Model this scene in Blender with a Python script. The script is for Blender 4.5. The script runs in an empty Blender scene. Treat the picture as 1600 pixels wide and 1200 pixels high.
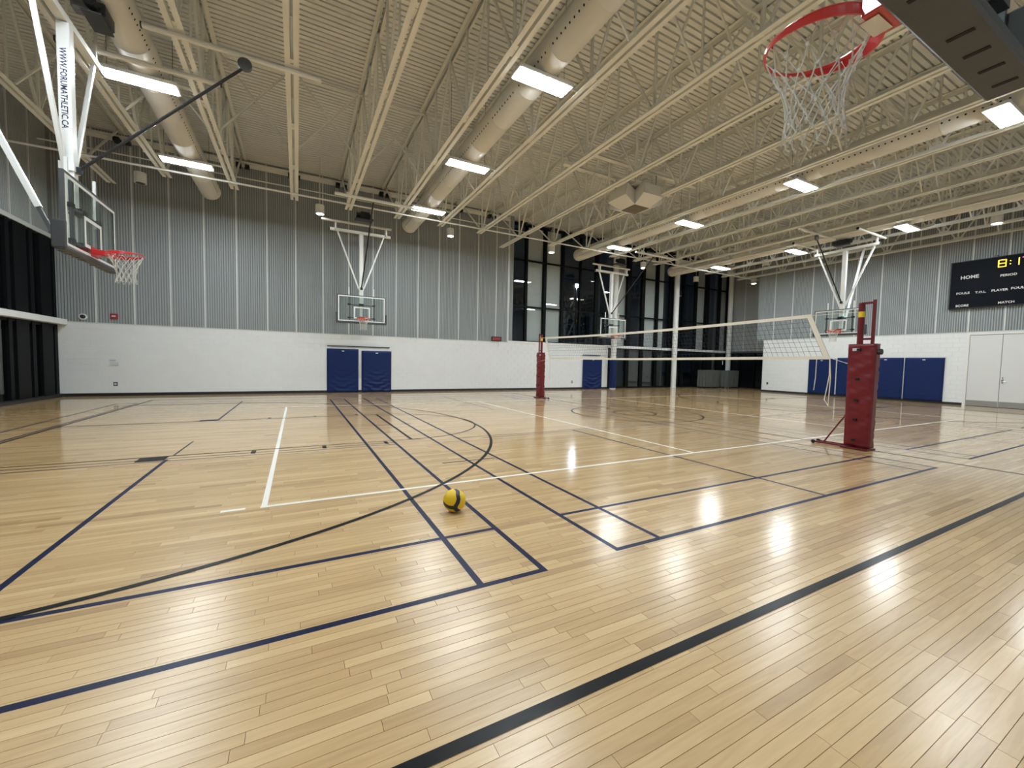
import bpy, math, random
import numpy as np
from mathutils import Matrix, Vector
random.seed(7); rng = np.random.default_rng(7)
S = bpy.context.scene; COL = S.collection
# ------------------------------------------------------------------ camera, world, exposure
CAM = np.array([-2.145, -2.294, 1.399]); FPX = 635.6
yaw, pitch, roll = 0.486, -0.051, 0.020
cy_, sy_ = math.cos(yaw), math.sin(yaw); cp_, sp_ = math.cos(pitch), math.sin(pitch)
fw = np.array([sy_*cp_, cy_*cp_, sp_]); r0 = np.array([cy_, -sy_, 0.0]); u0 = np.cross(r0, fw)
rt = math.cos(roll)*r0 + math.sin(roll)*u0; up = -math.sin(roll)*r0 + math.cos(roll)*u0
cd = bpy.data.cameras.new('camera'); cam = bpy.data.objects.new('camera', cd); COL.objects.link(cam)
cd.sensor_width = 36; cd.lens = FPX/1600*36; cd.clip_start = 0.05; cd.clip_end = 300
cam.matrix_world = Matrix(((rt[0], up[0], -fw[0], CAM[0]), (rt[1], up[1], -fw[1], CAM[1]), (rt[2], up[2], -fw[2], CAM[2]), (0, 0, 0, 1)))
S.camera = cam
w = bpy.data.worlds.new('night'); S.world = w; w.use_nodes = True
w.node_tree.nodes['Background'].inputs[0].default_value = (0.10, 0.16, 0.25, 1)
w.node_tree.nodes['Background'].inputs[1].default_value = 0.03
S.view_settings.view_transform = 'Standard'; S.view_settings.look = 'None'
S.view_settings.gamma = 1; S.view_settings.use_curve_mapping = False
S.view_settings.exposure = 0.0
LAMP = 136.0

# ------------------------------------------------------------------ materials
def mat(name, col, rough=0.5, metal=0.0, emit=None, es=0, coat=0, coatr=0.1, spec=0.5, noise=0.0, nscale=8, bump=0, bscale=60):
    m = bpy.data.materials.new(name); m.use_nodes = True; nt = m.node_tree; b = nt.nodes['Principled BSDF']
    b.inputs['Base Color'].default_value = (*col, 1); b.inputs['Roughness'].default_value = rough
    b.inputs['Metallic'].default_value = metal; b.inputs['Specular IOR Level'].default_value = spec
    if coat: b.inputs['Coat Weight'].default_value = coat; b.inputs['Coat Roughness'].default_value = coatr
    if emit: b.inputs['Emission Color'].default_value = (*emit, 1); b.inputs['Emission Strength'].default_value = es
    if noise:
        tc = nt.nodes.new('ShaderNodeNewGeometry'); n = nt.nodes.new('ShaderNodeTexNoise'); n.inputs['Scale'].default_value = nscale
        n.inputs['Detail'].default_value = 3
        nt.links.new(tc.outputs['Position'], n.inputs['Vector'])
        mx = nt.nodes.new('ShaderNodeMix'); mx.data_type = 'RGBA'
        mx.inputs[6].default_value = (*[max(0, c*(1-noise)) for c in col], 1); mx.inputs[7].default_value = (*[min(1, c*(1+noise)) for c in col], 1)
        nt.links.new(n.outputs[0], mx.inputs[0]); nt.links.new(mx.outputs[2], b.inputs['Base Color'])
    if bump:
        tc = nt.nodes.new('ShaderNodeNewGeometry'); n = nt.nodes.new('ShaderNodeTexNoise'); n.inputs['Scale'].default_value = bscale
        nt.links.new(tc.outputs['Position'], n.inputs['Vector'])
        bp = nt.nodes.new('ShaderNodeBump'); bp.inputs['Strength'].default_value = bump; bp.inputs['Distance'].default_value = 0.01
        nt.links.new(n.outputs[0], bp.inputs['Height']); nt.links.new(bp.outputs[0], b.inputs['Normal'])
    return m

def glass_mat(name, tint, refl=1.0):
    m = bpy.data.materials.new(name); m.use_nodes = True; nt = m.node_tree; nt.nodes.clear()
    o = nt.nodes.new('ShaderNodeOutputMaterial'); mx = nt.nodes.new('ShaderNodeMixShader')
    t = nt.nodes.new('ShaderNodeBsdfTransparent'); g = nt.nodes.new('ShaderNodeBsdfGlossy'); fr = nt.nodes.new('ShaderNodeFresnel')
    t.inputs[0].default_value = (*tint, 1); g.inputs['Roughness'].default_value = 0.01
    ge = nt.nodes.new('ShaderNodeNewGeometry'); mr = nt.nodes.new('ShaderNodeMapRange'); mr.inputs[3].default_value = 1.5; mr.inputs[4].default_value = 1/1.5
    nt.links.new(ge.outputs['Backfacing'], mr.inputs[0]); nt.links.new(mr.outputs[0], fr.inputs[0])
    mul = nt.nodes.new('ShaderNodeMath'); mul.operation = 'MULTIPLY'; mul.inputs[1].default_value = refl; mul.use_clamp = True
    nt.links.new(fr.outputs[0], mul.inputs[0]); nt.links.new(mul.outputs[0], mx.inputs[0])
    nt.links.new(t.outputs[0], mx.inputs[1]); nt.links.new(g.outputs[0], mx.inputs[2]); nt.links.new(mx.outputs[0], o.inputs[0])
    return m

def add_gloss(nt, b, strength=0.03):
    """varnish waviness and fine scratches shared by the wood and the paint"""
    L = nt.links.new
    geo = nt.nodes.new('ShaderNodeNewGeometry')
    n1 = nt.nodes.new('ShaderNodeTexNoise'); n1.inputs['Scale'].default_value = 5; n1.inputs['Detail'].default_value = 2
    L(geo.outputs['Position'], n1.inputs['Vector'])
    hs = n1.outputs[0]
    prev = None
    for ang in (0.5, -0.8, 1.35):
        mp = nt.nodes.new('ShaderNodeMapping'); mp.inputs['Rotation'].default_value = (0, 0, ang); mp.inputs['Scale'].default_value = (3, 130, 1)
        n = nt.nodes.new('ShaderNodeTexNoise'); n.inputs['Scale'].default_value = 1.0; n.inputs['Detail'].default_value = 1
        L(geo.outputs['Position'], mp.inputs['Vector']); L(mp.outputs[0], n.inputs['Vector'])
        rp = nt.nodes.new('ShaderNodeMapRange'); rp.inputs[1].default_value = 0.66; rp.inputs[2].default_value = 0.74
        L(n.outputs[0], rp.inputs[0])
        if prev is None: prev = rp.outputs[0]
        else:
            a = nt.nodes.new('ShaderNodeMath'); a.operation = 'ADD'; L(prev, a.inputs[0]); L(rp.outputs[0], a.inputs[1]); prev = a.outputs[0]
    mxh = nt.nodes.new('ShaderNodeMath'); mxh.operation = 'MULTIPLY_ADD'; mxh.inputs[1].default_value = -2.4
    L(prev, mxh.inputs[0]); L(hs, mxh.inputs[2])
    bp = nt.nodes.new('ShaderNodeBump'); bp.inputs['Strength'].default_value = 1.0; bp.inputs['Distance'].default_value = 0.00006
    L(mxh.outputs[0], bp.inputs['Height'])
    L(bp.outputs[0], b.inputs['Normal']); L(bp.outputs[0], b.inputs['Coat Normal'])
    # worn varnish: fine scratches blur steep reflections, grazing ones stay clear
    lw = nt.nodes.new('ShaderNodeLayerWeight'); lw.inputs[0].default_value = 0.5
    mr = nt.nodes.new('ShaderNodeMapRange'); mr.inputs[1].default_value = 0.5; mr.inputs[2].default_value = 0.88; mr.inputs[3].default_value = 0.265; mr.inputs[4].default_value = 0.07
    L(lw.outputs['Facing'], mr.inputs[0]); L(mr.outputs[0], b.inputs['Coat Roughness'])

def wood_mat():
    m = bpy.data.materials.new('maple_strip'); m.use_nodes = True; nt = m.node_tree; b = nt.nodes['Principled BSDF']; L = nt.links.new
    at = nt.nodes.new('ShaderNodeAttribute'); at.attribute_name = 'tone'
    geo = nt.nodes.new('ShaderNodeNewGeometry')
    # grain: stretched noise, offset by the tone of the strip
    off = nt.nodes.new('ShaderNodeVectorMath'); off.operation = 'MULTIPLY_ADD'
    L(at.outputs['Color'], off.inputs[0]); off.inputs[1].default_value = (37, 91, 53); L(geo.outputs['Position'], off.inputs[2])
    mp = nt.nodes.new('ShaderNodeMapping'); mp.inputs['Scale'].default_value = (2.2, 26, 1); L(off.outputs[0], mp.inputs['Vector'])
    n = nt.nodes.new('ShaderNodeTexNoise'); n.inputs['Scale'].default_value = 1.6; n.inputs['Detail'].default_value = 5; n.inputs['Distortion'].default_value = 0.6
    L(mp.outputs[0], n.inputs['Vector'])
    r = nt.nodes.new('ShaderNodeValToRGB'); e = r.color_ramp.elements
    e[0].position = 0.0; e[0].color = (0.375, 0.228, 0.098, 1); e[1].position = 1.0; e[1].color = (0.735, 0.525, 0.280, 1)
    x = e.new(0.5); x.color = (0.570, 0.380, 0.178, 1)
    a = nt.nodes.new('ShaderNodeMath'); a.operation = 'MULTIPLY_ADD'; a.inputs[1].default_value = 0.55
    L(n.outputs[0], a.inputs[0])
    s = nt.nodes.new('ShaderNodeMath'); s.operation = 'MULTIPLY_ADD'; s.inputs[1].default_value = 0.80; s.inputs[2].default_value = -0.17
    L(at.outputs['Fac'], s.inputs[0]); L(s.outputs[0], a.inputs[2]); L(a.outputs[0], r.inputs[0])
    L(r.outputs[0], b.inputs['Base Color'])
    b.inputs['Roughness'].default_value = 0.45; b.inputs['Specular IOR Level'].default_value = 0.15
    b.inputs['Coat Weight'].default_value = 1.0; b.inputs['Coat Roughness'].default_value = 0.17; b.inputs['Coat IOR'].default_value = 1.5
    add_gloss(nt, b)
    return m
def paint_mat(name, col):
    m = mat(name, col, 0.42, coat=0.15, coatr=0.17, spec=0.1); add_gloss(m.node_tree, m.node_tree.nodes['Principled BSDF']); return m

M = dict(
 wood=wood_mat(), sub=mat('joint_dark', (0.16, 0.10, 0.055), 0.8),
 navy=paint_mat('navy_paint', (0.006, 0.011, 0.045)), black=paint_mat('black_paint', (0.005, 0.005, 0.006)), white=paint_mat('white_paint', (0.78, 0.76, 0.70)),
 block=mat('painted_block', (0.765, 0.785, 0.795), 0.55, noise=0.035, nscale=2.5, bump=0.15, bscale=90), mortar=mat('painted_joint', (0.60, 0.60, 0.59), 0.7),
 panel=mat('grey_panel', (0.345, 0.38, 0.395), 0.42, noise=0.06, nscale=1.2), panelback=mat('grey_backing', (0.2, 0.21, 0.22), 0.6), seam=mat('seam_strip', (0.62, 0.64, 0.64), 0.45),
 base=mat('black_rubber', (0.012, 0.012, 0.014), 0.5),
 steel=mat('cream_steel', (0.75, 0.75, 0.70), 0.45, noise=0.05, nscale=3), deck=mat('deck_steel', (0.73, 0.74, 0.715), 0.5, noise=0.06, nscale=1.5),
 duct=mat('duct_cream', (0.66, 0.645, 0.60), 0.4), hole=mat('duct_hole', (0.012, 0.012, 0.012), 0.8),
 frame=mat('black_mullion', (0.004, 0.005, 0.006), 0.55, spec=0.12), glass=glass_mat('window_glass', (0.89, 0.90, 0.90)), bglass=glass_mat('board_glass', (0.93, 0.97, 0.955), 0.9),
 blind=mat('grey_roller_cloth', (0.62, 0.66, 0.66), 0.8), blind2=mat('dim_roller_cloth', (0.035, 0.045, 0.045), 0.8), night=mat('dark_outside', (0.012, 0.018, 0.022), 0.7),
 whitem=mat('white_powdercoat', (0.80, 0.81, 0.80), 0.3), grey=mat('grey_rail', (0.10, 0.105, 0.11), 0.4, metal=0.3), pad=mat('charcoal_pad', (0.050, 0.053, 0.058), 0.5, bump=0.1, bscale=40),
 dark=mat('black_steel', (0.012, 0.013, 0.016), 0.4), red=mat('red_rim', (0.55, 0.020, 0.020), 0.28, coat=0.5), orange=mat('orange_rim', (0.62, 0.075, 0.035), 0.4),
 cord=mat('white_cord', (0.62, 0.62, 0.58), 0.8), matblue=mat('blue_vinyl', (0.005, 0.018, 0.095), 0.42, spec=0.25, noise=0.1, nscale=2), tag=mat('white_tag', (0.5, 0.55, 0.65), 0.5),
 redpad=mat('red_vinyl', (0.145, 0.004, 0.010), 0.42, noise=0.08, nscale=5), redst=mat('dark_red_steel', (0.13, 0.004, 0.010), 0.35), velcro=mat('black_velcro', (0.01, 0.01, 0.01), 0.9),
 yel=mat('yellow_tape', (0.75, 0.52, 0.02), 0.5), canvas=mat('cream_canvas', (0.70, 0.66, 0.56), 0.7), mesh=mat('dark_net_cord', (0.03, 0.035, 0.05), 0.8),
 ballY=mat('yellow_ball', (0.83, 0.55, 0.008), 0.42, bump=0.15, bscale=500), ballN=mat('navy_ball', (0.013, 0.014, 0.035), 0.4),
 door=mat('white_door', (0.70, 0.71, 0.71), 0.4), doorf=mat('door_frame_white', (0.78, 0.78, 0.77), 0.4), kick=mat('brushed_kick', (0.42, 0.42, 0.41), 0.35, metal=0.8), chrome=mat('satin_metal', (0.6, 0.6, 0.6), 0.25, metal=1),
 score=mat('navy_black_board', (0.002, 0.0035, 0.009), 0.5, spec=0.12), text=mat('white_lettering', (0.85, 0.85, 0.83), 0.5),
 led=mat('amber_led', (0.5, 0.3, 0.02), 0.5, emit=(1.0, 0.60, 0.04), es=3.0), ledp=mat('magenta_led', (0.4, 0.1, 0.3), 0.5, emit=(1.0, 0.25, 0.75), es=2.0), ledr=mat('red_led', (0.3, 0.02, 0.02), 0.5, emit=(1.0, 0.05, 0.06), es=0.5),
 lamp=mat('lamp_diffuser', (0.9, 0.9, 0.9), 0.5, emit=(0.88, 0.965, 1.0), es=LAMP), lampb=mat('lamp_body', (0.75, 0.75, 0.74), 0.4),
 spot=mat('downlight_lens', (0.9, 0.9, 0.9), 0.5, emit=(1.0, 0.98, 0.95), es=22), spotoff=mat('downlight_dark', (0.02, 0.02, 0.02), 0.4),
 flood=mat('outdoor_lamp', (0.9, 0.9, 0.9), 0.5, emit=(0.75, 0.88, 1.0), es=300), outg=mat('outdoor_asphalt', (0.03, 0.03, 0.03), 0.8), bark=mat('dark_bark', (0.02, 0.018, 0.015), 0.9), far=mat('far_lit_window', (0.2, 0.2, 0.2), 0.5, emit=(0.8, 0.9, 1.0), es=1.6),
 crate=mat('grey_cover_cloth', (0.10, 0.11, 0.105), 0.75, noise=0.2, nscale=4), redalarm=mat('alarm_red', (0.30, 0.02, 0.02), 0.4), navytxt=mat('navy_lettering', (0.01, 0.015, 0.07), 0.5), spk=mat('speaker_cream', (0.68, 0.67, 0.64), 0.5), grille=mat('speaker_grille', (0.16, 0.14, 0.11), 0.8),
)

# ------------------------------------------------------------------ mesh helpers
class MB:
    def __init__(s): s.v = []; s.f = []
    def add(s, vs, fs):
        o = len(s.v); s.v += [tuple(map(float, p)) for p in vs]; s.f += [tuple(i+o for i in f) for f in fs]; return s
    def box(s, x0, x1, y0, y1, z0, z1):
        return s.add([(x0,y0,z0),(x1,y0,z0),(x1,y1,z0),(x0,y1,z0),(x0,y0,z1),(x1,y0,z1),(x1,y1,z1),(x0,y1,z1)],
                     [(0,3,2,1),(4,5,6,7),(0,1,5,4),(1,2,6,5),(2,3,7,6),(3,0,4,7)])
    def cbox(s, c, d): return s.box(c[0]-d[0]/2, c[0]+d[0]/2, c[1]-d[1]/2, c[1]+d[1]/2, c[2]-d[2]/2, c[2]+d[2]/2)
    def bbox(s, x0, x1, y0, y1, z0, z1, b=0.004):
        """box with chamfered edges"""
        V = []; 
        for sx in (0,1):
            for sy in (0,1):
                for sz in (0,1):
                    X = (x0,x1)[sx]; Y = (y0,y1)[sy]; Z = (z0,z1)[sz]; ix = (b,-b)[sx]; iy = (b,-b)[sy]; iz = (b,-b)[sz]
                    V += [(X, Y+iy, Z+iz), (X+ix, Y, Z+iz), (X+ix, Y+iy, Z)]
        def I(a,b_,c,k): return (a*4+b_*2+c)*3+k
        F = []
        F += [(I(0,0,0,0),I(0,0,1,0),I(0,1,1,0),I(0,1,0,0)), (I(1,0,0,0),I(1,1,0,0),I(1,1,1,0),I(1,0,1,0))]
        F += [(I(0,0,0,1),I(1,0,0,1),I(1,0,1,1),I(0,0,1,1)), (I(0,1,0,1),I(0,1,1,1),I(1,1,1,1),I(1,1,0,1))]
        F += [(I(0,0,0,2),I(0,1,0,2),I(1,1,0,2),I(1,0,0,2)), (I(0,0,1,2),I(1,0,1,2),I(1,1,1,2),I(0,1,1,2))]
        for b_ in (0,1):
            for c in (0,1):
                F.append((I(0,b_,c,1),I(1,b_,c,1),I(1,b_,c,2),I(0,b_,c,2)))
                F.append((I(b_,0,c,0),I(b_,1,c,0),I(b_,1,c,2),I(b_,0,c,2)))
                F.append((I(b_,c,0,0),I(b_,c,1,0),I(b_,c,1,1),I(b_,c,0,1)))
        for a in (0,1):
            for b_ in (0,1):
                for c in (0,1): F.append((I(a,b_,c,0),I(a,b_,c,1),I(a,b_,c,2)))
        return s.add(V, F)
    def tube(s, p0, p1, r, n=8, r1=None, cap=True):
        p0 = np.array(p0, float); p1 = np.array(p1, float); d = p1-p0; d /= np.linalg.norm(d)
        a = np.cross(d, (0,0,1.0)); 
        if np.linalg.norm(a) < 1e-4: a = np.array((1.0,0,0))
        a /= np.linalg.norm(a); b = np.cross(d, a); r1 = r if r1 is None else r1
        A = [2*math.pi*i/n for i in range(n)]
        V = [p0+r*(a*math.cos(t)+b*math.sin(t)) for t in A] + [p1+r1*(a*math.cos(t)+b*math.sin(t)) for t in A]
        F = [(i,(i+1)%n,(i+1)%n+n,i+n) for i in range(n)]
        if cap: F += [tuple(range(n-1,-1,-1)), tuple(range(n,2*n))]
        return s.add(V, F)
    def path(s, pts, r, n=6, closed=False):
        P = [np.array(p, float) for p in pts]; N = len(P); V = []; ref = None
        for i in range(N):
            a = P[(i-1) % N] if (closed or i > 0) else P[i]; b = P[(i+1) % N] if (closed or i < N-1) else P[i]
            d = b-a; d /= (np.linalg.norm(d)+1e-12)
            k = np.array((0,0,1.0)) if abs(d[2]) < .9 else np.array((1.0,0,0))
            x = np.cross(d, k); x /= np.linalg.norm(x); y = np.cross(d, x)
            V += [P[i]+r*(x*math.cos(2*math.pi*j/n)+y*math.sin(2*math.pi*j/n)) for j in range(n)]
        F = []
        for i in range(N if closed else N-1):
            k = (i+1) % N
            F += [(i*n+j, i*n+(j+1) % n, k*n+(j+1) % n, k*n+j) for j in range(n)]
        if not closed: F += [tuple(range(n-1,-1,-1)), tuple(range((N-1)*n, N*n))]
        return s.add(V, F)
    def bar(s, p0, p1, w, h, upv=(0,0,1)):
        """rectangular bar; w across, h along upv"""
        p0 = np.array(p0, float); p1 = np.array(p1, float); d = p1-p0; d /= np.linalg.norm(d)
        a = np.cross(d, upv); 
        if np.linalg.norm(a) < 1e-4: a = np.array((1.0,0,0))
        a /= np.linalg.norm(a); b = np.cross(a, d)
        V = [p+a*sx*w/2+b*sz*h/2 for p in (p0,p1) for sx, sz in ((-1,-1),(1,-1),(1,1),(-1,1))]
        return s.add(V, [(0,3,2,1),(4,5,6,7),(0,1,5,4),(1,2,6,5),(2,3,7,6),(3,0,4,7)])
    def angle(s, p0, p1, w, t, flip=1):
        """L-section member seen as two thin legs"""
        p0 = np.array(p0, float); p1 = np.array(p1, float)
        s.bar(p0, p1, w, t); return s
def build(name, mb, m, parent=None, off=None, smooth=False):
    me = bpy.data.meshes.new(name)
    v = np.array(mb.v, float)
    if off is not None: v = v-np.array(off, float)
    me.from_pydata(v.tolist(), [], mb.f); me.materials.append(M[m] if isinstance(m, str) else m)
    if smooth: me.shade_smooth()
    o = bpy.data.objects.new(name, me); COL.objects.link(o)
    if parent: o.parent = parent
    return o
def tag(o, label, cat, group=None):
    o['label'] = label; o['category'] = cat
    if group: o['group'] = group
    return o
def thing(name, label, cat, loc=(0,0,0), rotz=0, group=None):
    o = bpy.data.objects.new(name, None); COL.objects.link(o); o.location = loc; o.rotation_euler = (0,0,rotz); o.empty_display_size = 0.2
    return tag(o, label, cat, group)
def struct(o): o['kind'] = 'structure'; return o
def sroot(name, loc=(0,0,0)):
    o = bpy.data.objects.new(name, None); COL.objects.link(o); o.location = loc; o.empty_display_size = 0.2; return struct(o)
def inst(src, parent, loc=None, name=None):
    c = src.copy(); COL.objects.link(c); c.parent = parent
    if loc is not None: c.location = loc
    return c
def copy_tree(o, parent=None):
    c = o.copy(); COL.objects.link(c)
    if parent: c.parent = parent
    for ch in list(o.children): copy_tree(ch, c)
    return c
def textmesh(name, body, size, m, parent, mtx, extrude=0.002, xs=1.0, bold=0.0, align='LEFT', shear=0.0):
    cu = bpy.data.curves.new(name, 'FONT'); cu.body = body; cu.size = size; cu.extrude = extrude; cu.offset = bold; cu.align_x = align; cu.resolution_u = 2; cu.shear = shear
    t = bpy.data.objects.new(name, cu); COL.objects.link(t)
    bpy.context.view_layer.update()
    me = bpy.data.meshes.new_from_object(t); bpy.data.objects.remove(t); bpy.data.curves.remove(cu)
    me.name = name; me.materials.clear(); me.materials.append(M[m])
    me.transform(Matrix(mtx) @ Matrix.Diagonal((xs, 1, 1, 1)))
    o = bpy.data.objects.new(name, me); COL.objects.link(o); o.parent = parent; return o

# ------------------------------------------------------------------ room extents
XL, XR, XA, YN, YF, YW, ZC = -9.1, 22.85, 25.6, -3.3, 16.5, 16.9, 8.9

# ------------------------------------------------------------------ floor of maple strips
floor = struct(build('floor', MB().box(XL-.2, XA+.2, YN-.2, YW+.2, -0.12, -0.0045), 'sub'))
PW = 0.0572
planks = []
rowi = 0; y = YN
while y < YW:
    x = XL - rng.uniform(0, 1.0)
    while x < XA:
        l = float(np.clip(rng.gamma(4.0, 0.20), 0.25, 1.9)); planks.append((x, x+l, y, y+PW, float(np.clip(rng.normal(0.5, 0.17), 0, 1)))); x += l
    y += PW; rowi += 1
P = np.array(planks); P[:, 0] = np.maximum(P[:, 0], XL); P[:, 1] = np.minimum(P[:, 1], XA); P = P[P[:, 1]-P[:, 0] > .02]
def proj(X):
    d = X-CAM; z = d@fw; return 800+FPX*(d@rt)/z, 600-FPX*(d@up)/z, z
cen = np.stack([(P[:, 0]+P[:, 1])/2, (P[:, 2]+P[:, 3])/2, 0*P[:, 0]], 1)
pu, pv, pz = proj(cen)
size = (P[:, 1]-P[:, 0])*1.399/np.maximum(pz, .3)**3
vis = (pz > .5) & (pu > -40) & (pu < 1640) & (pv < 1250)
score = np.where(vis, size, -1); order = np.argsort(-score); near_idx = order[:300]; rest = order[300:]
def plank_arrays(A):
    n = len(A); e = 0.0011; x0, x1, y0, y1, t = A.T; z = np.zeros(n); zb = z-0.0045
    V = np.stack([np.stack([x0+e,y0+e,z],1),np.stack([x1-e,y0+e,z],1),np.stack([x1-e,y1-e,z],1),np.stack([x0+e,y1-e,z],1),
                  np.stack([x0+.0003,y0+.0003,zb],1),np.stack([x1-.0003,y0+.0003,zb],1),np.stack([x1-.0003,y1-.0003,zb],1),np.stack([x0+.0003,y1-.0003,zb],1)],1).reshape(-1,3)
    q = np.array([(0,1,2,3),(4,5,1,0),(5,6,2,1),(6,7,3,2),(7,4,0,3)])
    F = (q[None]+8*np.arange(n)[:,None,None]).reshape(-1,4); return V, F, np.repeat(t, 8)
def plank_mesh(name, A):
    V, F, T = plank_arrays(A); me = bpy.data.meshes.new(name)
    me.vertices.add(len(V)); me.vertices.foreach_set('co', V.astype(np.float32).ravel())
    me.loops.add(F.size); me.loops.foreach_set('vertex_index', F.astype(np.int32).ravel())
    me.polygons.add(len(F)); me.polygons.foreach_set('loop_start', np.arange(0, F.size, 4, dtype=np.int32))
    me.update(calc_edges=True); at = me.attributes.new('tone', 'FLOAT', 'POINT'); at.data.foreach_set('value', T.astype(np.float32))
    me.materials.append(M['wood']); me.shade_flat(); return me
for i in near_idx:
    o = bpy.data.objects.new('maple_strip', plank_mesh('maple_strip', P[i:i+1])); COL.objects.link(o); o.parent = floor
o = bpy.data.objects.new('maple_strips', plank_mesh('maple_strips', P[rest])); COL.objects.link(o); o.parent = floor; o['kind'] = 'stuff'

# painted court lines, each a thin coat of paint on the strips
ZP = 0.0006
zl = [0]
def lz(m=''): zl[0] += 1; return ZP + zl[0]*0.000004 + {'navy': 0, 'white': .0008, 'black': .0016}.get(m, 0)
def line(name, m, p0, p1, wd):
    (x0, y0), (x1, y1) = p0, p1; z = lz(m); h = wd/2
    if abs(x1-x0) > abs(y1-y0): q = [(x0, y0-h), (x1, y1-h), (x1, y1+h), (x0, y0+h)]
    else: q = [(x0-h, y0), (x0+h, y0), (x1+h, y1), (x1-h, y1)]
    mb = MB().add([(a, b, z) for a, b in q], [(0,1,2,3)])
    o = build(name, mb, m, floor); return o
def arc(name, m, c, R, a0, a1, wd, n=72):
    z = lz(m); V = []; 
    for i in range(n+1):
        t = a0+(a1-a0)*i/n
        V += [(c[0]+(R-wd/2)*math.cos(t), c[1]+(R-wd/2)*math.sin(t), z), (c[0]+(R+wd/2)*math.cos(t), c[1]+(R+wd/2)*math.sin(t), z)]
    return build(name, MB().add(V, [(2*i,2*i+1,2*i+3,2*i+2) for i in range(n)]), m, floor)
PI = math.pi
# badminton, navy
for X0, X1, Y0 in ((-6.77, -.67, -.02), (0, 6.1, 0), (7.44, 13.54, 0), (14.21, 20.31, 0)):
    Y1 = Y0+13.4; W = .045; h = W/2
    for yy in (Y0, Y1): line('navy_line', 'navy', (X0-h, yy), (X1+h, yy), W)
    for yy in (Y0+.77, Y1-.77): line('navy_line', 'navy', (X0, yy), (X1, yy), W)
    for xx in (X0, X0+.46, X1-.46, X1): line('navy_line', 'navy', (xx, Y0), (xx, Y1), W)
    xm = (X0+X1)/2; line('navy_line', 'navy', (xm, Y0), (xm, Y0+4.72), W); line('navy_line', 'navy', (xm, Y0+8.72), (xm, Y1), W)
for yy, a, b in ((4.60, -6.77, -.67), (4.76, -6.77, -.67), (4.61, 0.9, 6.1), (4.76, .46, 6.1), (8.68, 0, 6.1), (4.72, 7.44, 13.54), (8.68, 7.44, 13.54), (4.72, 14.21, 20.31)):
    line('navy_line', 'navy', (a, yy), (b, yy), .028)
line('navy_line', 'navy', (-3.70, 4.95), (-3.68, 6.1), .025)
# basketball, black
line('sideline', 'black', (-6.22, -.965), (19.75, -.965), .055); line('sideline', 'black', (-6.22, 14.42), (19.75, 14.42), .055)
for xx in (-6.22, 19.75): line('baseline', 'black', (xx, -.99), (xx, 14.44), .05)
line('halfway_line', 'black', (6.74, -.965), (6.74, 14.42), .05)
arc('centre_circle', 'black', (6.70, 6.62), 1.85, 0, 2*PI, .05); arc('restraining_circle', 'black', (6.70, 6.62), .60, 0, 2*PI, .05, 40)
for sx, bx in ((1, -6.22), (-1, 19.75)):
    ft = bx+sx*5.88; rim = bx+sx*1.62
    line('lane_line', 'black', (bx, 4.94), (ft, 4.94), .03); line('lane_line', 'black', (bx, 8.62), (ft, 8.62), .045)
    line('free_throw_line', 'black', (ft, 4.94), (ft, 8.62), .05)
    a = 0 if sx > 0 else PI
    arc('free_throw_arc', 'black', (ft, 6.78), 1.84, a-PI/2, a+PI/2, .04)
    arc('three_point_arc', 'black', (rim, 6.74), 6.05, a-PI/2, a+PI/2, .05, 120)
    for s2 in (-1, 1): line('three_point_line', 'black', (bx, 6.74+s2*6.05), (rim, 6.74+s2*6.05), .05)
    for k, (d0, d1) in enumerate(((2.17, 2.48), (3.46, 3.52), (4.42, 4.48), (5.38, 5.44))):
        for ya, yb in ((4.66, 4.92), (8.64, 8.86)):
            line('lane_block', 'black', (bx+sx*d0, (ya+yb)/2), (bx+sx*d1, (ya+yb)/2), yb-ya) if k == 0 else line('lane_mark', 'black', (bx+sx*(d0+d1)/2-.03, (ya+yb)/2), (bx+sx*(d0+d1)/2+.03, (ya+yb)/2), (yb-ya)*.8)
for a, b, yy in ((-.38, .42, 3.06), (-2.69, -2.38, 6.28), (-.69, -.36, 6.77), (-.12, .12, 6.80)): line('tick_mark', 'navy', (a, yy), (b, yy), .035)
# volleyball, white
for yy in (2.12, 11.1): line('white_sideline', 'white', (-2.46, yy), (15.6, yy), .05)
for xx, nm in ((-2.43, 'white_end_line'), (15.57, 'white_end_line'), (3.57, 'attack_line'), (9.57, 'attack_line')): line(nm, 'white', (xx, 2.12), (xx, 11.1), .05)
line('service_mark', 'white', (-2.77, 2.13), (-2.58, 2.13), .05)

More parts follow.
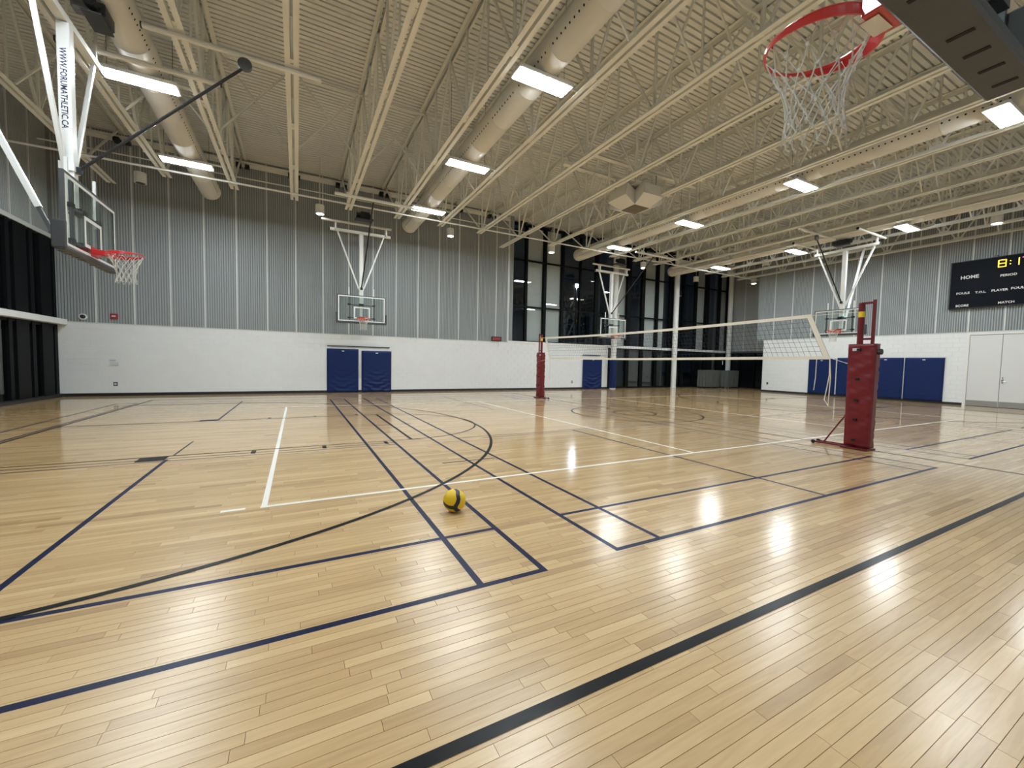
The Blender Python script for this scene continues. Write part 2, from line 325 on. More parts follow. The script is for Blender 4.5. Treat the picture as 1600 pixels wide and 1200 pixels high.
# ------------------------------------------------------------------ walls
def block_proto(axis):
    L, H, e, d = .4, .2, .006, .007
    if axis == 'y':   # face looks to -y
        V = [(0,d,0),(L,d,0),(L,d,H),(0,d,H),(e,0,e),(L-e,0,e),(L-e,0,H-e),(e,0,H-e)]
        F = [(4,5,6,7),(0,1,5,4),(1,2,6,5),(2,3,7,6),(3,0,4,7)]
    else:             # face looks to -x
        V = [(d,0,0),(d,L,0),(d,L,H),(d,0,H),(0,e,e),(0,L-e,e),(0,L-e,H-e),(0,e,H-e)]
        F = [(4,7,6,5),(0,4,5,1),(1,5,6,2),(2,6,7,3),(3,7,4,0)]
    return V, F
def block_wall(parent, axis, fixed, a0, a1, z0, rows, single=300):
    V, F = block_proto(axis); me = None; joined = MB(); cnt = 0
    for r_ in range(rows):
        s = a0 - (0.2 if r_ % 2 else 0)
        while s < a1-.001:
            lo, hi = max(s, a0), min(s+.4, a1); full = hi-lo > .399
            z = z0+.2*r_
            if full and cnt < single:
                if me is None:
                    pr = build('concrete_block', MB().add(V, F), 'block', parent); me = pr
                    pr.location = (lo, fixed, z) if axis == 'y' else (fixed, lo, z)
                else: inst(me, parent, (lo, fixed, z) if axis == 'y' else (fixed, lo, z))
                cnt += 1
            elif hi-lo > .02:
                k = (hi-lo)/.4
                vs = [((lo+v[0]*k, fixed+v[1], z+v[2]) if axis == 'y' else (fixed+v[0], lo+v[1]*k, z+v[2])) for v in V]
                joined.add(vs, F)
            s += .4
    if joined.v: o = build('concrete_blocks', joined, 'block', parent); o['kind'] = 'stuff'
def rib_profile(n=13, wd=.95, d=.032):
    p = wd/n; pts = []
    for i in range(n):
        x = i*p; pts += [(x, 0), (x+p*.50, 0), (x+p*.62, d), (x+p*.88, d)]
    pts.append((wd, 0)); return pts
def panel_mesh(axis, h, sgn=1):
    pr = rib_profile(); V = []
    for (a, b) in pr:
        for z in (0, h): V.append((a, b*sgn, z) if axis == 'y' else (b*sgn, a, z))
    F = [(2*i, 2*i+2, 2*i+3, 2*i+1) for i in range(len(pr)-1)]
    if axis == 'x': F = [f[::-1] for f in F]
    return MB().add(V, F)
def panel_wall(parent, axis, fixed, starts, z0, z1, sgn=1):
    p0 = build('wall_panel', panel_mesh(axis, z1-z0, sgn), 'panel', parent); s0 = None
    for i, a in enumerate(starts):
        loc = (a+.025, fixed, z0) if axis == 'y' else (fixed, a+.025, z0)
        if i == 0: p0.location = loc
        else: inst(p0, parent, loc)
        sl = (a, fixed, z0) if axis == 'y' else (fixed, a, z0)
        if s0 is None:
            m = MB().box(-.025, .025, -.012, .02, 0, z1-z0) if axis == 'y' else MB().box(-.012*sgn, .02*sgn, -.025, .025, 0, z1-z0)
            s0 = build('seam_strip', m, 'seam', parent); s0.location = sl
        else: inst(s0, parent, sl)

# far wall
XW0 = 7.47; XB = 14.2
wf = struct(build('wall_far', MB().box(XL-.3, XW0, YF+.009, YF+.3, 0, ZC).box(XW0, XB, YF+.009, YF+.3, 0, 2.5), 'mortar'))
build('backing', MB().box(XL, XW0, YF+.004, YF+.02, 2.47, ZC), 'panelback', wf)
block_wall(wf, 'y', YF, XL, XB, .06, 12, 300)
build('cap_strip', MB().box(XL, XW0, YF-.012, YF+.02, 2.455, 2.49), 'seam', wf)
build('window_sill', MB().bbox(XW0, XB+.02, YF-.03, YW+.02, 2.46, 2.56, .006), 'whitem', wf)
panel_wall(wf, 'y', YF-.016, [-9.13+i*.993 for i in range(16)]+[6.76-.0], 2.49, ZC)
build('jamb', MB().box(XW0-.05, XW0+.04, YF-.02, YW, 2.49, ZC), 'seam', wf)
struct(build('baseboard_far', MB().box(XL, XB, YF-.014, YF+.008, 0, .10), 'base'))
# right wall
wr = struct(build('wall_right', MB().box(XR+.009, XR+.3, YN-.2, 2.05, 0, ZC).box(XR+.009, XR+.3, 3.99, 12.5, 0, ZC).box(XR+.009, XR+.3, 2.05, 3.99, 3.04, ZC), 'mortar'))
build('backing', MB().box(XR+.004, XR+.02, YN, 12.5, 3.1, ZC), 'panelback', wr)
block_wall(wr, 'x', XR, 4.02, 12.5, .06, 15, 0)
build('block_end', MB().box(XR+.0, XR+.3, 12.49, 12.5, 0, ZC), 'block', wr)
build('cap_strip', MB().box(XR-.012, XR+.02, YN, 12.5, 3.07, 3.10), 'seam', wr)
panel_wall(wr, 'x', XR-.016, [YN+.35+i*.993 for i in range(16)], 3.10, ZC)
struct(build('baseboard_right', MB().box(XR-.014, XR+.008, 4.02, 12.5, 0, .10), 'base'))
# alcove beyond the right wall
wa = struct(build('wall_alcove', MB().box(XA+.009, XA+.3, 12.4, YW+.2, 2.5, ZC), 'mortar'))
panel_wall(wa, 'x', XA-.016, [12.55+i*.993 for i in range(4)], 2.55, ZC)
build('lintel', MB().box(XA-.03, XA+.05, 12.5, YW, 2.42, 2.55), 'grey', wa)
wret = struct(build('wall_return', MB().box(XR+.3, XA+.2, 12.3, 12.5, 0, ZC), 'block'))
# left wall: ribbed panels above tall dark glazing
wl = struct(build('wall_left', MB().box(XL-.3, XL-.009, YN-.2, YF+.3, 5.14, ZC), 'mortar'))
build('backing', MB().box(XL-.02, XL-.004, YN, YF, 5.14, ZC), 'panelback', wl)
panel_wall(wl, 'x', XL+.016, [YN+.62+i*.993 for i in range(19)], 5.2, ZC, -1)
build('head_trim', MB().box(XL-.02, XL+.05, YN, YF, 5.08, 5.20), 'seam', wl)
build('transfer_beam', MB().bbox(XL-.02, XL+.26, YN, YF, 2.37, 2.55, .01), 'whitem', wl)
# near wall, behind the viewer
wn = struct(build('wall_near', MB().box(XL-.3, XA+.3, YN-.3, YN, 0, 2.46), 'block'))
build('upper_panelling', MB().box(XL-.3, XA+.3, YN-.3, YN, 2.46, ZC), 'panel', wn)

# ------------------------------------------------------------------ glazing
def glazing(name, pts, fixed, z0, z1, axis, transoms, blinds, wd, lower=None, sgn=1):
    """mullions at pts; glass panes between; blinds behind chosen bays. sgn: outward direction"""
    r_ = sroot(name)
    def bx(a0, a1, d0, d1, za, zb):
        lo, hi = sorted((fixed+sgn*d0, fixed+sgn*d1))
        return MB().box(a0, a1, lo, hi, za, zb) if axis == 'y' else MB().box(lo, hi, a0, a1, za, zb)
    for i, (a, wm) in enumerate(zip(pts, wd)): build('mullion', bx(a-wm/2, a+wm/2, -.07, .10, z0, z1), 'frame', r_)
    zs = [z0]+list(transoms)+[z1]
    for a, b, wa_, wb in zip(pts[:-1], pts[1:], wd[:-1], wd[1:]):
        for z in [z0+.03]+list(transoms)+[z1-.04]: build('transom', bx(a+wa_/2, b-wb/2, -.05, .09, z-.035, z+.035), 'frame', r_)
        for za, zb in zip(zs[:-1], zs[1:]): build('glass_pane', bx(a+wa_/2, b-wb/2, .0, .008, za+.035, zb-.035), 'glass', r_)
    for (a, b, za, zb, m) in blinds: build('roller_blind', bx(a, b, .16, .165, za, zb), m, r_)
    return r_
mx = [7.72, 8.72, 9.9, 11.08, 12.3, 13.5, 14.85, 16.05, 17.25, 18.52, 19.75, 20.95, 22.2, 23.4, 24.7, 25.65]
mw = [.10, .14, .16, .14, .10, .22, .14, .30, .26, .16, .30, .20, .20, .28, .20, .20]
bl = [(8.79, 9.82), (9.98, 11.0), (14.95, 15.92), (17.38, 18.44), (18.60, 19.25), (22.3, 23.27), (24.8, 25.55)]
glazing('window_1', mx, YW, 2.56, 8.75, 'y', [4.45, 6.9], [(a, b, 2.56, 8.75, 'blind') for a, b in bl], mw)
mx2 = [14.0, 14.85, 16.05, 17.25, 18.52, 19.75, 20.95, 22.2, 23.4, 24.7, 25.65]; mw2 = [.2, .16, .24, .24, .2, .3, .2, .2, .28, .2, .2]
glazing('window_2', mx2, YW, 0.0, 2.46, 'y', [], [(14.95, 15.92, .1, 2.4, 'blind2'), (16.2, 17.1, .1, 2.4, 'blind2'), (17.38, 18.4, .1, 2.4, 'blind2'), (18.7, 19.3, .1, 2.4, 'blind2')], mw2)
struct(build('trim_1', MB().bbox(XB, XA, YW-.12, YW+.06, 2.45, 2.60, .008), 'whitem'))
struct(build('trim_2', MB().box(XB, XA, YW-.1, YW+.05, 0, .09), 'frame'))
ly = [YN, -1.6, .1, 1.9, 3.7, 5.5, 7.3, 9.1, 10.9, 12.3, 13.2, 14.02, 14.6, 15.15, 15.9, 16.42]; lw = [.3]*10+[.5, .16, .62, .18, .62, .20]
glazing('window_3', ly, XL-.05, 2.55, 5.1, 'x', [], [(14.2, 14.9, 2.55, 5.1, 'blind2'), (15.2, 15.5, 2.55, 5.1, 'blind2'), (12.4, 13.2, 2.55, 5.1, 'blind2')], lw, sgn=-1)
glazing('window_4', ly, XL-.05, 0.0, 2.37, 'x', [], [(13.3, 13.95, .05, 2.35, 'blind2'), (14.9, 15.6, .05, 2.35, 'blind2'), (10.4, 12, .05, 2.35, 'blind2')], lw, sgn=-1)
struct(build('baseboard_left', MB().box(XL-.05, XL+.13, YN, YF, 0, .10), 'base'))
ay = [12.55, 13.6, 14.7, 15.8, 16.85]
glazing('window_5', ay, XA+.02, 0.0, 2.45, 'x', [], [], [.12]*5, sgn=1)

# ------------------------------------------------------------------ ceiling deck
mb = MB(); V = []; yk = YN-.1; prof = []
while yk < YW+.2:
    prof += [(yk, ZC), (yk+.104, ZC), (yk+.108, ZC+.065), (yk+.146, ZC+.065)]; yk += .15
for (a, z) in prof: V += [(XL-.2, a, z), (XA+.2, a, z)]
mb.add(V, [(2*i, 2*i+1, 2*i+3, 2*i+2) for i in range(len(prof)-1)])
ceil = struct(build('ceiling', mb, 'deck'))
build('roof_board', MB().box(XL-.3, XA+.3, YN-.3, YW+.3, ZC+.07, ZC+.15), 'deck', ceil)
struct(build('trim_3', MB().box(XL, XW0, YF-.09, YF-.016, 8.73, 8.80).box(XL, XW0, YF-.03, YF-.016, 8.60, 8.73), 'steel'))

# ------------------------------------------------------------------ roof joists
JX = [-7.3, -5.6, -3.9, -2.2, -.48, 1.25, 2.95, 4.65, 6.4, 8.2, 10.05, 11.85, 13.45, 14.9, 16.3, 17.3, 19.1, 20.6, 22.1]
ZB, ZT = 6.83, 8.88
nodes = [13.5-2.3*i for i in range(7)]
ordn = ['first','second','third','fourth','fifth','sixth','seventh','eighth','ninth','tenth','eleventh','twelfth','thirteenth','fourteenth','fifteenth','sixteenth','seventeenth','eighteenth','nineteenth','twentieth']
def L_leg(s, xs, y0, y1, z, vert_dir):
    # two-leg angle; horizontal leg outwards, vertical leg at the inner edge
    x0, x1 = (xs*.028, xs*.118); xa, xb = sorted((x0, x1))
    m = MB().box(xa, xb, y0, y1, z, z+.010); xv = sorted((xs*.028, xs*.038))
    zz = sorted((z+.01, z+.01+vert_dir*.08)) if vert_dir > 0 else (z-.08, z)
    m.box(xv[0], xv[1], y0, y1, zz[0], zz[1]); return m
def make_joist(ext):
    yb1 = 15.3 if ext else 13.85
    r_ = thing('roof_joist', 'x', 'roof joist', (0, 0, 0), 0, 'open web roof joists')
    for s in (-1, 1):
        build('bottom_chord', L_leg(MB(), s, -.75, yb1, ZB, 1), 'steel', r_)
        build('top_chord', L_leg(MB(), s, YN+.02, YF-.02, ZT-.012, -1), 'steel', r_)
    for i, yb in enumerate(nodes):
        build('web_vertical', MB().bar((0, yb, ZB+.02), (0, yb, ZT-.03), .05, .045, (0,1,0)), 'steel', r_)
        for d in (-1, 1):
            yt = yb+d*1.15
            if i == 0 and d == 1: yt = 16.1
            if i == 6 and d == -1: yt = -2.95
            build('web_diagonal', MB().bar((-.012*d, yb+.04*d, ZB+.04), (-.012*d, yt-.05*d, ZT-.05), .05, .04), 'steel', r_)
        if i < 6: build('web_vertical', MB().bar((0, yb-1.15, ZB+.05), (0, yb-1.15, ZT-.03), .035, .035, (0,1,0)), 'steel', r_)
    for yb in nodes: build('gusset', MB().cbox((0, yb, ZB+.09), (.055, .28, .12)), 'steel', r_)
    build('bearing_seat', MB().box(-.22, -.06, YF-.28, YF-.04, ZT-.36, ZT-.22), 'dark', r_)
    build('bearing_seat', MB().box(.06, .20, YF-.24, YF-.04, ZT-.36, ZT-.24), 'dark', r_)
    return r_
jn = None
for i, x in enumerate(JX):
    e = i in (0, 8)
    if e: j = make_joist(True)
    elif jn is None: jn = make_joist(False); j = jn
    else: j = copy_tree(jn)
    j.location = (x, 0, 0)
    near = {0: ' with a longer lower chord'}.get(i, '')
    j['label'] = 'cream open-web roof joist, %s from the left wall%s' % (ordn[i], near)

def pipe_line(name, label, cat, y, z, r=.03, x0=XL+.02, x1=XA, grp=None):
    t = thing(name, label, cat, (0, y, z), 0, grp); build('pipe', MB().tube((x0, 0, 0), (x1, 0, 0), r, 8), 'steel', t); return t
tag(build('bridging_pipe', MB().tube((XL+.02, 13.15, 6.795), (XA, 13.15, 6.795), .03), 'steel'), 'long cream bridging pipe at the joist ends, the lower one near the far wall', 'pipe', 'pipes crossing the joists')
tag(build('bridging_pipe', MB().tube((XL+.02, 15.7, 7.92), (8.0, 15.7, 7.92), .022), 'steel'), 'thin cream pipe close above the lower bridging pipe by the far wall', 'pipe', 'pipes crossing the joists')
for k, (yy, lab) in enumerate(((10.05, 'far'), (3.2, 'near'))):
    t = thing('cross_bridging', 'crossed steel bracing between the joists, the row nearer the %s' % ('far wall' if lab == 'far' else 'camera'), 'bracing', (0, yy, 0), 0, 'rows of crossed bracing')
    build('top_pipe', MB().tube((XL+.02, 0, 8.72), (XR-.04, 0, 8.72), .03), 'steel', t)
    for a, b in zip(JX[:-1], JX[1:]):
        build('brace', MB().bar((a+.1, .03, ZB+.05), (b-.1, .03, ZT-.12), .035, .035), 'steel', t)
        build('brace', MB().bar((a+.1, -.03, ZT-.12), (b-.1, -.03, ZB+.05), .035, .035), 'steel', t)
# ------------------------------------------------------------------ round ducts
def duct(x, r_, label, y1=15.45):
    t = thing('round_duct', label, 'duct', (x, 0, 7.17), 0, 'round air ducts between the joists')
    n = 32; ys = list(np.arange(-3.2, y1, 1.22))+[y1]
    m = MB()
    prof = []
    for a, b in zip(ys[:-1], ys[1:]): prof += [(a, r_), (b-.02, r_), (b-.012, r_+.006), (b-.004, r_)]
    prof += [(y1, r_), (y1+.12, r_*.85), (y1+.18, r_*.5), (y1+.2, .001)]
    V = [(rr*math.cos(2*PI*j/n), yy, rr*math.sin(2*PI*j/n)) for yy, rr in prof for j in range(n)]
    F = [(i*n+j, (i+1)*n+j, (i+1)*n+(j+1) % n, i*n+(j+1) % n) for i in range(len(prof)-1) for j in range(n)]
    build('tube', m.add(V, F), 'duct', t, smooth=True)
    hb = MB()
    for ang in (-2.62, -.52):
        y = -3.0
        while y < y1-.1:
            ca, sa = math.cos(ang), math.sin(ang)
            if (y+3.2) % 1.22 > .1:
                c = np.array((ca*(r_+.002), y, sa*(r_+.002))); tx = np.array((-sa, 0, ca))
                hb.add([c+tx*.021*math.cos(q)+np.array((0, .021*math.sin(q), 0)) for q in np.linspace(0, 2*PI, 7)[:6]], [(5,4,3,2,1,0)])
            y += .125
    o = build('outlet_holes', hb, 'hole', t); o['kind'] = 'stuff'
    for yy in np.arange(0.5, y1, 3.4): build('hanger_strap', MB().bar((-r_, yy, 0), (-r_-.0, yy, ZC-7.17), .004, .03, (0,1,0)).bar((r_, yy, 0), (r_, yy, ZC-7.17), .004, .03, (0,1,0)), 'steel', t)
duct(-4.78, .30, 'cream round duct with outlet holes nearest the left wall')
duct(2.12, .30, 'cream round duct with outlet holes above the row of lights in the middle')
duct(11.05, .30, 'cream round duct with outlet holes running above the near ring net side')
duct(18.1, .30, 'cream round duct farthest right, near the scoreboard wall')

# ------------------------------------------------------------------ ceiling lights
lx = [-4.84, 2.06, 11.05, 18.3]; lyy = [.74, 4.66, 8.53, 12.34]
rn = ['leftmost row', 'second row from the left', 'third row from the left', 'rightmost row']; cn = ['nearest to the camera', 'second from the camera', 'third from the camera', 'closest to the far wall']
proto = None
for i, x in enumerate(lx):
    for j, yy in enumerate(lyy):
        if proto is None:
            proto = t = thing('ceiling_light', 'x', 'ceiling light', (0,0,0), 0, 'rectangular lit panels under the joists')
            build('housing', MB().bbox(-.60, .60, -.20, .20, .0, .07, .012), 'lampb', t)
            build('diffuser', MB().bbox(-.56, .56, -.17, .17, -.012, .002, .004), 'lamp', t)
            build('support_rail', MB().box(-.95, .95, -.02, .02, .085, .125), 'steel', t)
            for s in (-.5, .5): build('hanging_wire', MB().tube((s, 0, .07), (s, 0, ZC-6.8), .004, 5), 'dark', t)
        else: t = copy_tree(proto)
        t.location = (x, yy, 6.80); t['label'] = 'glowing white rectangular ceiling light, %s, %s' % (rn[i], cn[j])

# pendant downlights near the walls
pd = None
for (x, y, lit, lab) in ((-6.5, 14.9, 0, 'grey unlit cylinder downlight hanging above the left basketball hoop'), (-1.36, 14.9, 1, 'lit white cylinder downlight left of the far middle hoop'),
        (3.77, 14.9, 1, 'lit white cylinder downlight right of the far middle hoop'), (8.9, 14.75, 1, 'lit white cylinder downlight in front of the grey blinds'),
        (14.97, 14.7, 1, 'lit white cylinder downlight just right of the far right hoop frame'), (20.5, 15.6, 0, 'small white cylinder downlight right of the first tall column'), (24.0, 14.0, 1, 'small lit cylinder downlight in the alcove beside the grey panels'),
        (20.0, 10.9, 0, 'pale downlight among the joists above the right hoop'), (20.5, 2.9, 1, 'pale lit downlight above the scoreboard')):
    t = thing('pendant_downlight', lab, 'downlight', (x, y, 6.85), 0, 'cylinder downlights')
    n = 24; m = MB().tube((0,0,.0), (0,0,.32), .155, n)
    build('can', m, 'whitem', t, smooth=False)
    build('lens', MB().tube((0,0,-.006), (0,0,-.001), .12, n), 'spot' if lit else 'spotoff', t)
    build('stem', MB().tube((0,0,.32), (0,0,ZC-6.85), .012, 6), 'steel', t)

# ------------------------------------------------------------------ basketball units
def ringpts(R, z, c=(0,.38), n=48, a0=0, a1=2*PI): return [(c[0]+R*math.cos(t), c[1]+R*math.sin(t), z) for t in np.linspace(a0, a1, n+1)[:-1]]
def make_net():
    m = MB(); n = 12; lev = [(.222, 3.035), (.185, 2.95), (.150, 2.87), (.128, 2.79), (.118, 2.71), (.125, 2.63), (.135, 2.58)]
    for k in range(n):
        for s in (-1, 1):
            pts = []
            for i, (R, z) in enumerate(lev):
                a = 2*PI*(k+s*.5*(i % 2 if True else 0))/n if False else 2*PI*(k+s*.5*(i))/n*1.0
                a = 2*PI*k/n + s*PI/n*(1 if i % 2 else 0) + s*0.0
                pts.append((R*math.cos(a)+random.uniform(-.006, .006), .38+R*math.sin(a)+random.uniform(-.006, .006), z+random.uniform(-.006, .006)))
            m.path(pts, .0038, 5)
    # knots
    for i, (R, z) in enumerate(lev[1:-1], 1):
        for k in range(n):
            a = 2*PI*k/n+(PI/n if i % 2 else 0); c = np.array((R*math.cos(a), .38+R*math.sin(a), z)); m.cbox(c, (.013, .013, .016))
    return m
def make_hoop(label, kind, redm='orange', text=False):
    t = thing('basketball_hoop', label, 'basketball hoop', (0,0,0), 0, 'ceiling hung basketball hoops')
    zb, zt, hw = 2.90, 3.965, .915
    build('glass_board', MB().box(-hw+.02, hw-.02, -.012, 0, zb+.02, zt-.02), 'bglass', t)
    build('board_frame', MB().box(-hw, hw, -.045, .004, zt-.03, zt).box(-hw, hw, -.045, .004, zb, zb+.03).box(-hw, -hw+.03, -.045, .004, zb+.03, zt-.03).box(hw-.03, hw, -.045, .004, zb+.03, zt-.03), 'grey', t)
    e = .035
    build('border_stripe', MB().box(-hw+e, hw-e, .0, .003, zt-e-.04, zt-e).box(-hw+e, hw-e, 0, .003, zb+e, zb+e+.035).box(-hw+e, -hw+e+.04, 0, .003, zb+e+.035, zt-e-.04).box(hw-e-.04, hw-e, 0, .003, zb+e+.035, zt-e-.04), 'whitem', t)
    build('target_square', MB().box(-.305, .305, 0, .003, 3.46, 3.51).box(-.305, .305, 0, .003, 3.05, 3.10).box(-.305, -.255, 0, .003, 3.10, 3.46).box(.255, .305, 0, .003, 3.10, 3.46), 'whitem', t)
    m = MB()
    for sx in (-1, 1):
        for (zz, sz) in ((zb+.03, 1), (zt-.03, -1)):
            x = sx*(hw-.03); m.add([(x, -.02, zz), (x-sx*.14, -.02, zz), (x, -.02, zz+sz*.10), (x, -.03, zz), (x-sx*.14, -.03, zz), (x, -.03, zz+sz*.10)], [(0,1,2),(3,5,4),(0,3,4,1),(1,4,5,2),(2,5,3,0)])
    build('corner_gusset', m, 'dark', t)
    # bottom pad wraps the lower edge and rises at the sides
    m = MB().bbox(-hw-.035, hw+.035, -.17 if kind == 'near' else -.11, .02, zb-.045, zb+.018, .012)
    for s in (-1, 1): a, b = sorted((s*(hw-.005), s*(hw+.04))); m.bbox(a, b, -.13, .022, zb-.02, zb+.36, .01)
    pd_ = build('edge_pad', m, 'pad', t)
    for k in range(-4, 5):
        if k: build('pad_slot', MB().box(k*.2-.012, k*.2+.012, -.125, -.04, zb-.0475, zb-.044), 'velcro', pd_)
    # rim
    build('rim', MB().path(ringpts(.2286, 3.05), .009, 8, True), redm, t, smooth=True)
    m = MB(); n = 40; V = []
    for i in range(n+1):
        a = -PI/2-2.3+4.6*i/n; q = max(0.0, math.cos((a+PI/2)*.68)); h = .012+.05*q
        for R, z in ((.2286, 3.045), (.2286+.018*q+.004, 3.045-h), (.2286+.022*q+.008, 3.045-h), (.2286+.008, 3.045)):
            V.append((R*math.cos(a), .38+R*math.sin(a), z))
    m.add(V, [(4*i+k, 4*i+(k+1) % 4, 4*i+4+(k+1) % 4, 4*i+4+k) for i in range(n) for k in range(4)]+[(3,2,1,0), (4*n,4*n+1,4*n+2,4*n+3)])
    build('rim_flange', m, redm, t)
    m = MB().bbox(-.10, .10, .003, .16, 2.975, 3.06, .006).box(-.12, .12, .003, .015, 2.95, 3.10)
    build('rim_bracket', m, redm, t)
    build('bracket_plate', MB().box(-.07, .07, .105, .175, 2.968, 2.9745), 'chrome', t)
    m = MB()
    for k in range(12):
        a = 2*PI*k/12; m.path([(.225*math.cos(a-.05), .38+.225*math.sin(a-.05), 3.045), (.222*math.cos(a), .38+.222*math.sin(a), 3.026), (.225*math.cos(a+.05), .38+.225*math.sin(a+.05), 3.045)], .003, 5)
    build('net_hooks', m, redm, t)
    build('net', make_net(), 'cord', t)
    # rear frame
    for s in (-1, 1):
        build('rear_post', MB().box(s*.47-.022, s*.47+.022, -.10, -.055, zb+.03, zt-.01), 'grey', t)
        build('height_post', MB().box(s*.47-.018, s*.47+.018, -.14, -.105, 3.5, 4.28), 'whitem', t)
        build('post_clamp', MB().cbox((s*.47, -.10, 3.60), (.10, .09, .06)), 'dark', t); build('post_clamp', MB().cbox((s*.47, -.10, 3.08), (.10, .09, .06)), 'dark', t)
    build('rear_rail', MB().box(-.5, .5, -.12, -.09, 3.575, 3.61), 'grey', t)
    build('rear_rail', MB().box(-.5, .5, -.12, -.09, 3.07, 3.10), 'grey', t)
    my = -.25
    build('mast', MB().bbox(-.075, .075, my-.075, my+.075, 3.62, 6.42, .008), 'whitem', t)
    build('mast_sleeve', MB().bbox(-.055, .055, my-.055, my+.055, 3.0, 3.62, .006), 'whitem', t)
    build('mast_bracket', MB().box(-.09, .09, my+.0, -.09, 3.04, 3.14).box(-.09, .09, my, -.09, 3.56, 3.66), 'dark', t)
    build('mast_collar', MB().box(-.095, .095, my-.09, my+.09, 4.22, 4.34), 'whitem', t)
    if kind in ('far',):
        for s in (-1, 1): build('side_brace', MB().bar((s*.10, my, 4.28), (s*.88, my, 6.44), .055, .055, (0,1,0)), 'whitem', t)
    else:
        for s in (-1, 1): build('side_brace', MB().bar((s*.09, my, 4.10), (s*1.0, my, 6.44), .06, .05, (0,1,0)), 'whitem', t)
    build('crossbar', MB().bar((-1.15, my, 6.48), (1.15, my, 6.48), .11, .10), 'steel', t)
    for s in (-1, 1): build('end_cap', MB().cbox((s*1.16, my, 6.48), (.03, .085, .085)), 'dark', t)
    if kind == 'far':
        build('hanger_pipe', MB().tube((-1.15, my+.15, 6.76), (1.45, my+.15, 6.76), .045, 10), 'steel', t)
        build('hanger_pipe', MB().tube((-1.6, 2.74, 6.76), (1.2, 2.74, 6.76), .05, 10), 'steel', t)
        for s in (-1, 1): build('hanger_link', MB().box(s*.95-.03, s*.95+.03, my+.0, my+.17, 6.46, 6.80), 'whitem', t)
        se = (0, 2.70, 6.70)
        for s in (-.5, .5): build('clamp', MB().cbox((s*1.55, 2.74, 6.80), (.16, .14, .10)), 'steel', t)
        build('winch', MB().bbox(-.22, .12, .25, .50, 6.86, 7.10, .02).tube((-.3, .38, 6.98), (.25, .38, 6.98), .09, 14), 'dark', t)
        build('winch_plate', MB().box(-.35, .30, .2, .56, 6.80, 6.84), 'dark', t)
    else:
        for s in (-1, 1):
            build('hanger_pipe', MB().tube((s*1.13, -.75, 6.76), (s*1.13, 1.55, 6.76), .045, 10), 'steel', t)
            build('end_cap', MB().tube((s*1.13, 1.55, 6.76), (s*1.13, 1.57, 6.76), .05, 10), 'dark', t)
            build('hanger_link', MB().box(s*1.05-.03, s*1.05+.03, my-.03, my+.03, 6.50, 6.80), 'whitem', t)
            build('end_cap', MB().cbox((s*.0+s*1.13, -.76, 6.76), (.09, .02, .09)), 'dark', t)
        build('hanger_pipe', MB().tube((0, .65, 6.76), (0, 3.3, 6.76), .045, 10), 'steel', t)
        build('end_cap', MB().tube((0, .64, 6.76), (0, .66, 6.76), .052, 10), 'dark', t)
        se = (0, 2.06, 6.58)
        build('pulley', MB().tube((-.03, 2.06, 6.62), (.03, 2.06, 6.62), .11, 16), 'grey', t)
        build('winch', MB().bbox(-.25, .15, -.02, .26, 6.62, 6.82, .02).tube((-.35, .12, 6.73), (.30, .12, 6.73), .085, 14), 'dark', t)
        build('winch_plate', MB().box(-.28, .22, .0, .24, 6.59, 6.61), 'dark', t)
        build('winch_gearbox', MB().bbox(.02, .20, -.12, .10, 6.60, 6.84, .03), 'grey', t)
        build('back_brace', MB().bar((0, -.60, 3.62), (0, -1.86, 6.80), .07, .07), 'whitem', t)
        build('back_brace_foot', MB().bar((0, -.34, 2.97), (0, -.61, 3.64), .05, .05), 'grey', t)
    build('drive_strut', MB().tube((.0, my+.10, 4.26), se, .024, 8), 'dark', t)
    build('strut_joint', MB().cbox((0, my+.10, 4.26), (.09, .09, .09)), 'dark', t)
    if text:
        # letters run down the side of the mast that faces the camera (local +x side)
        x = .0765
        mt = Matrix(((0, 0, 1, x), (0, 1, 0, my-.038), (-1, 0, 0, 6.03), (0, 0, 0, 1)))
        textmesh('lettering', 'WWW.FORUMATHLETIC.CA', .105, 'navytxt', t, mt, .001, 0.88, .0015)
    return t
hf = make_hoop('glass basketball hoop hanging before the grey far wall, above the pair of blue mats', 'far'); hf.location = (.15, 15.0, 0); hf.rotation_euler = (0,0,PI)
h2 = copy_tree(hf); h2.location = (13.2, 15.0, 0); h2['label'] = 'glass basketball hoop hanging before the dark windows beside the first white column'
hl = make_hoop('glass basketball hoop at the left with lettering down its white mast', 'main', 'red', True); hl.location = (-5.0, 6.65, 0); hl.rotation_euler = (0,0,-PI/2)
hr = make_hoop('glass basketball hoop in front of the right wall, behind the red net post', 'main'); hr.location = (18.2, 6.65, 0); hr.rotation_euler = (0,0,PI/2)
hn = make_hoop('close red basketball rim and white net at the top right, seen from below', 'near', 'red'); hn.location = (.2, -1.48, 0)

# ------------------------------------------------------------------ volleyball net and posts
NX = 6.6
def rope(name, pts, r_, m, parent=None): return build(name, MB().path(pts, r_, 5), m, parent)
net = thing('volleyball_net', 'black mesh volleyball net with cream bands stretched across the court', 'net', (NX, 6.6, 0))
def nt(y, k):   # net surface: k=0 top .. 1 bottom
    sag = .06*math.sin(PI*min(max((y-1.9)/9.5, 0), 1)); top = 2.455-sag
    bot = 1.56 + .03*abs(y-6.6)/5
    return top+(bot-top)*k
ya, yb2 = 2.0, 11.5
def edge(k): return (ya-.36*k, yb2-.33*k)
def netpt(s, k):
    a, b = edge(k); y = a+(b-a)*s; return (0.02*math.sin(7*s)*k, y-6.6, nt(y, k))
m = MB()
nv = 94; nh = 9
for i in range(nv+1): m.path([netpt(i/nv, .05+.9*k/6) for k in range(7)], .0024, 4)
for k in range(nh): m.path([netpt(i/40, .06+.88*k/(nh-1)) for i in range(41)], .0024, 4)
build('net_mesh', m, 'mesh', net)
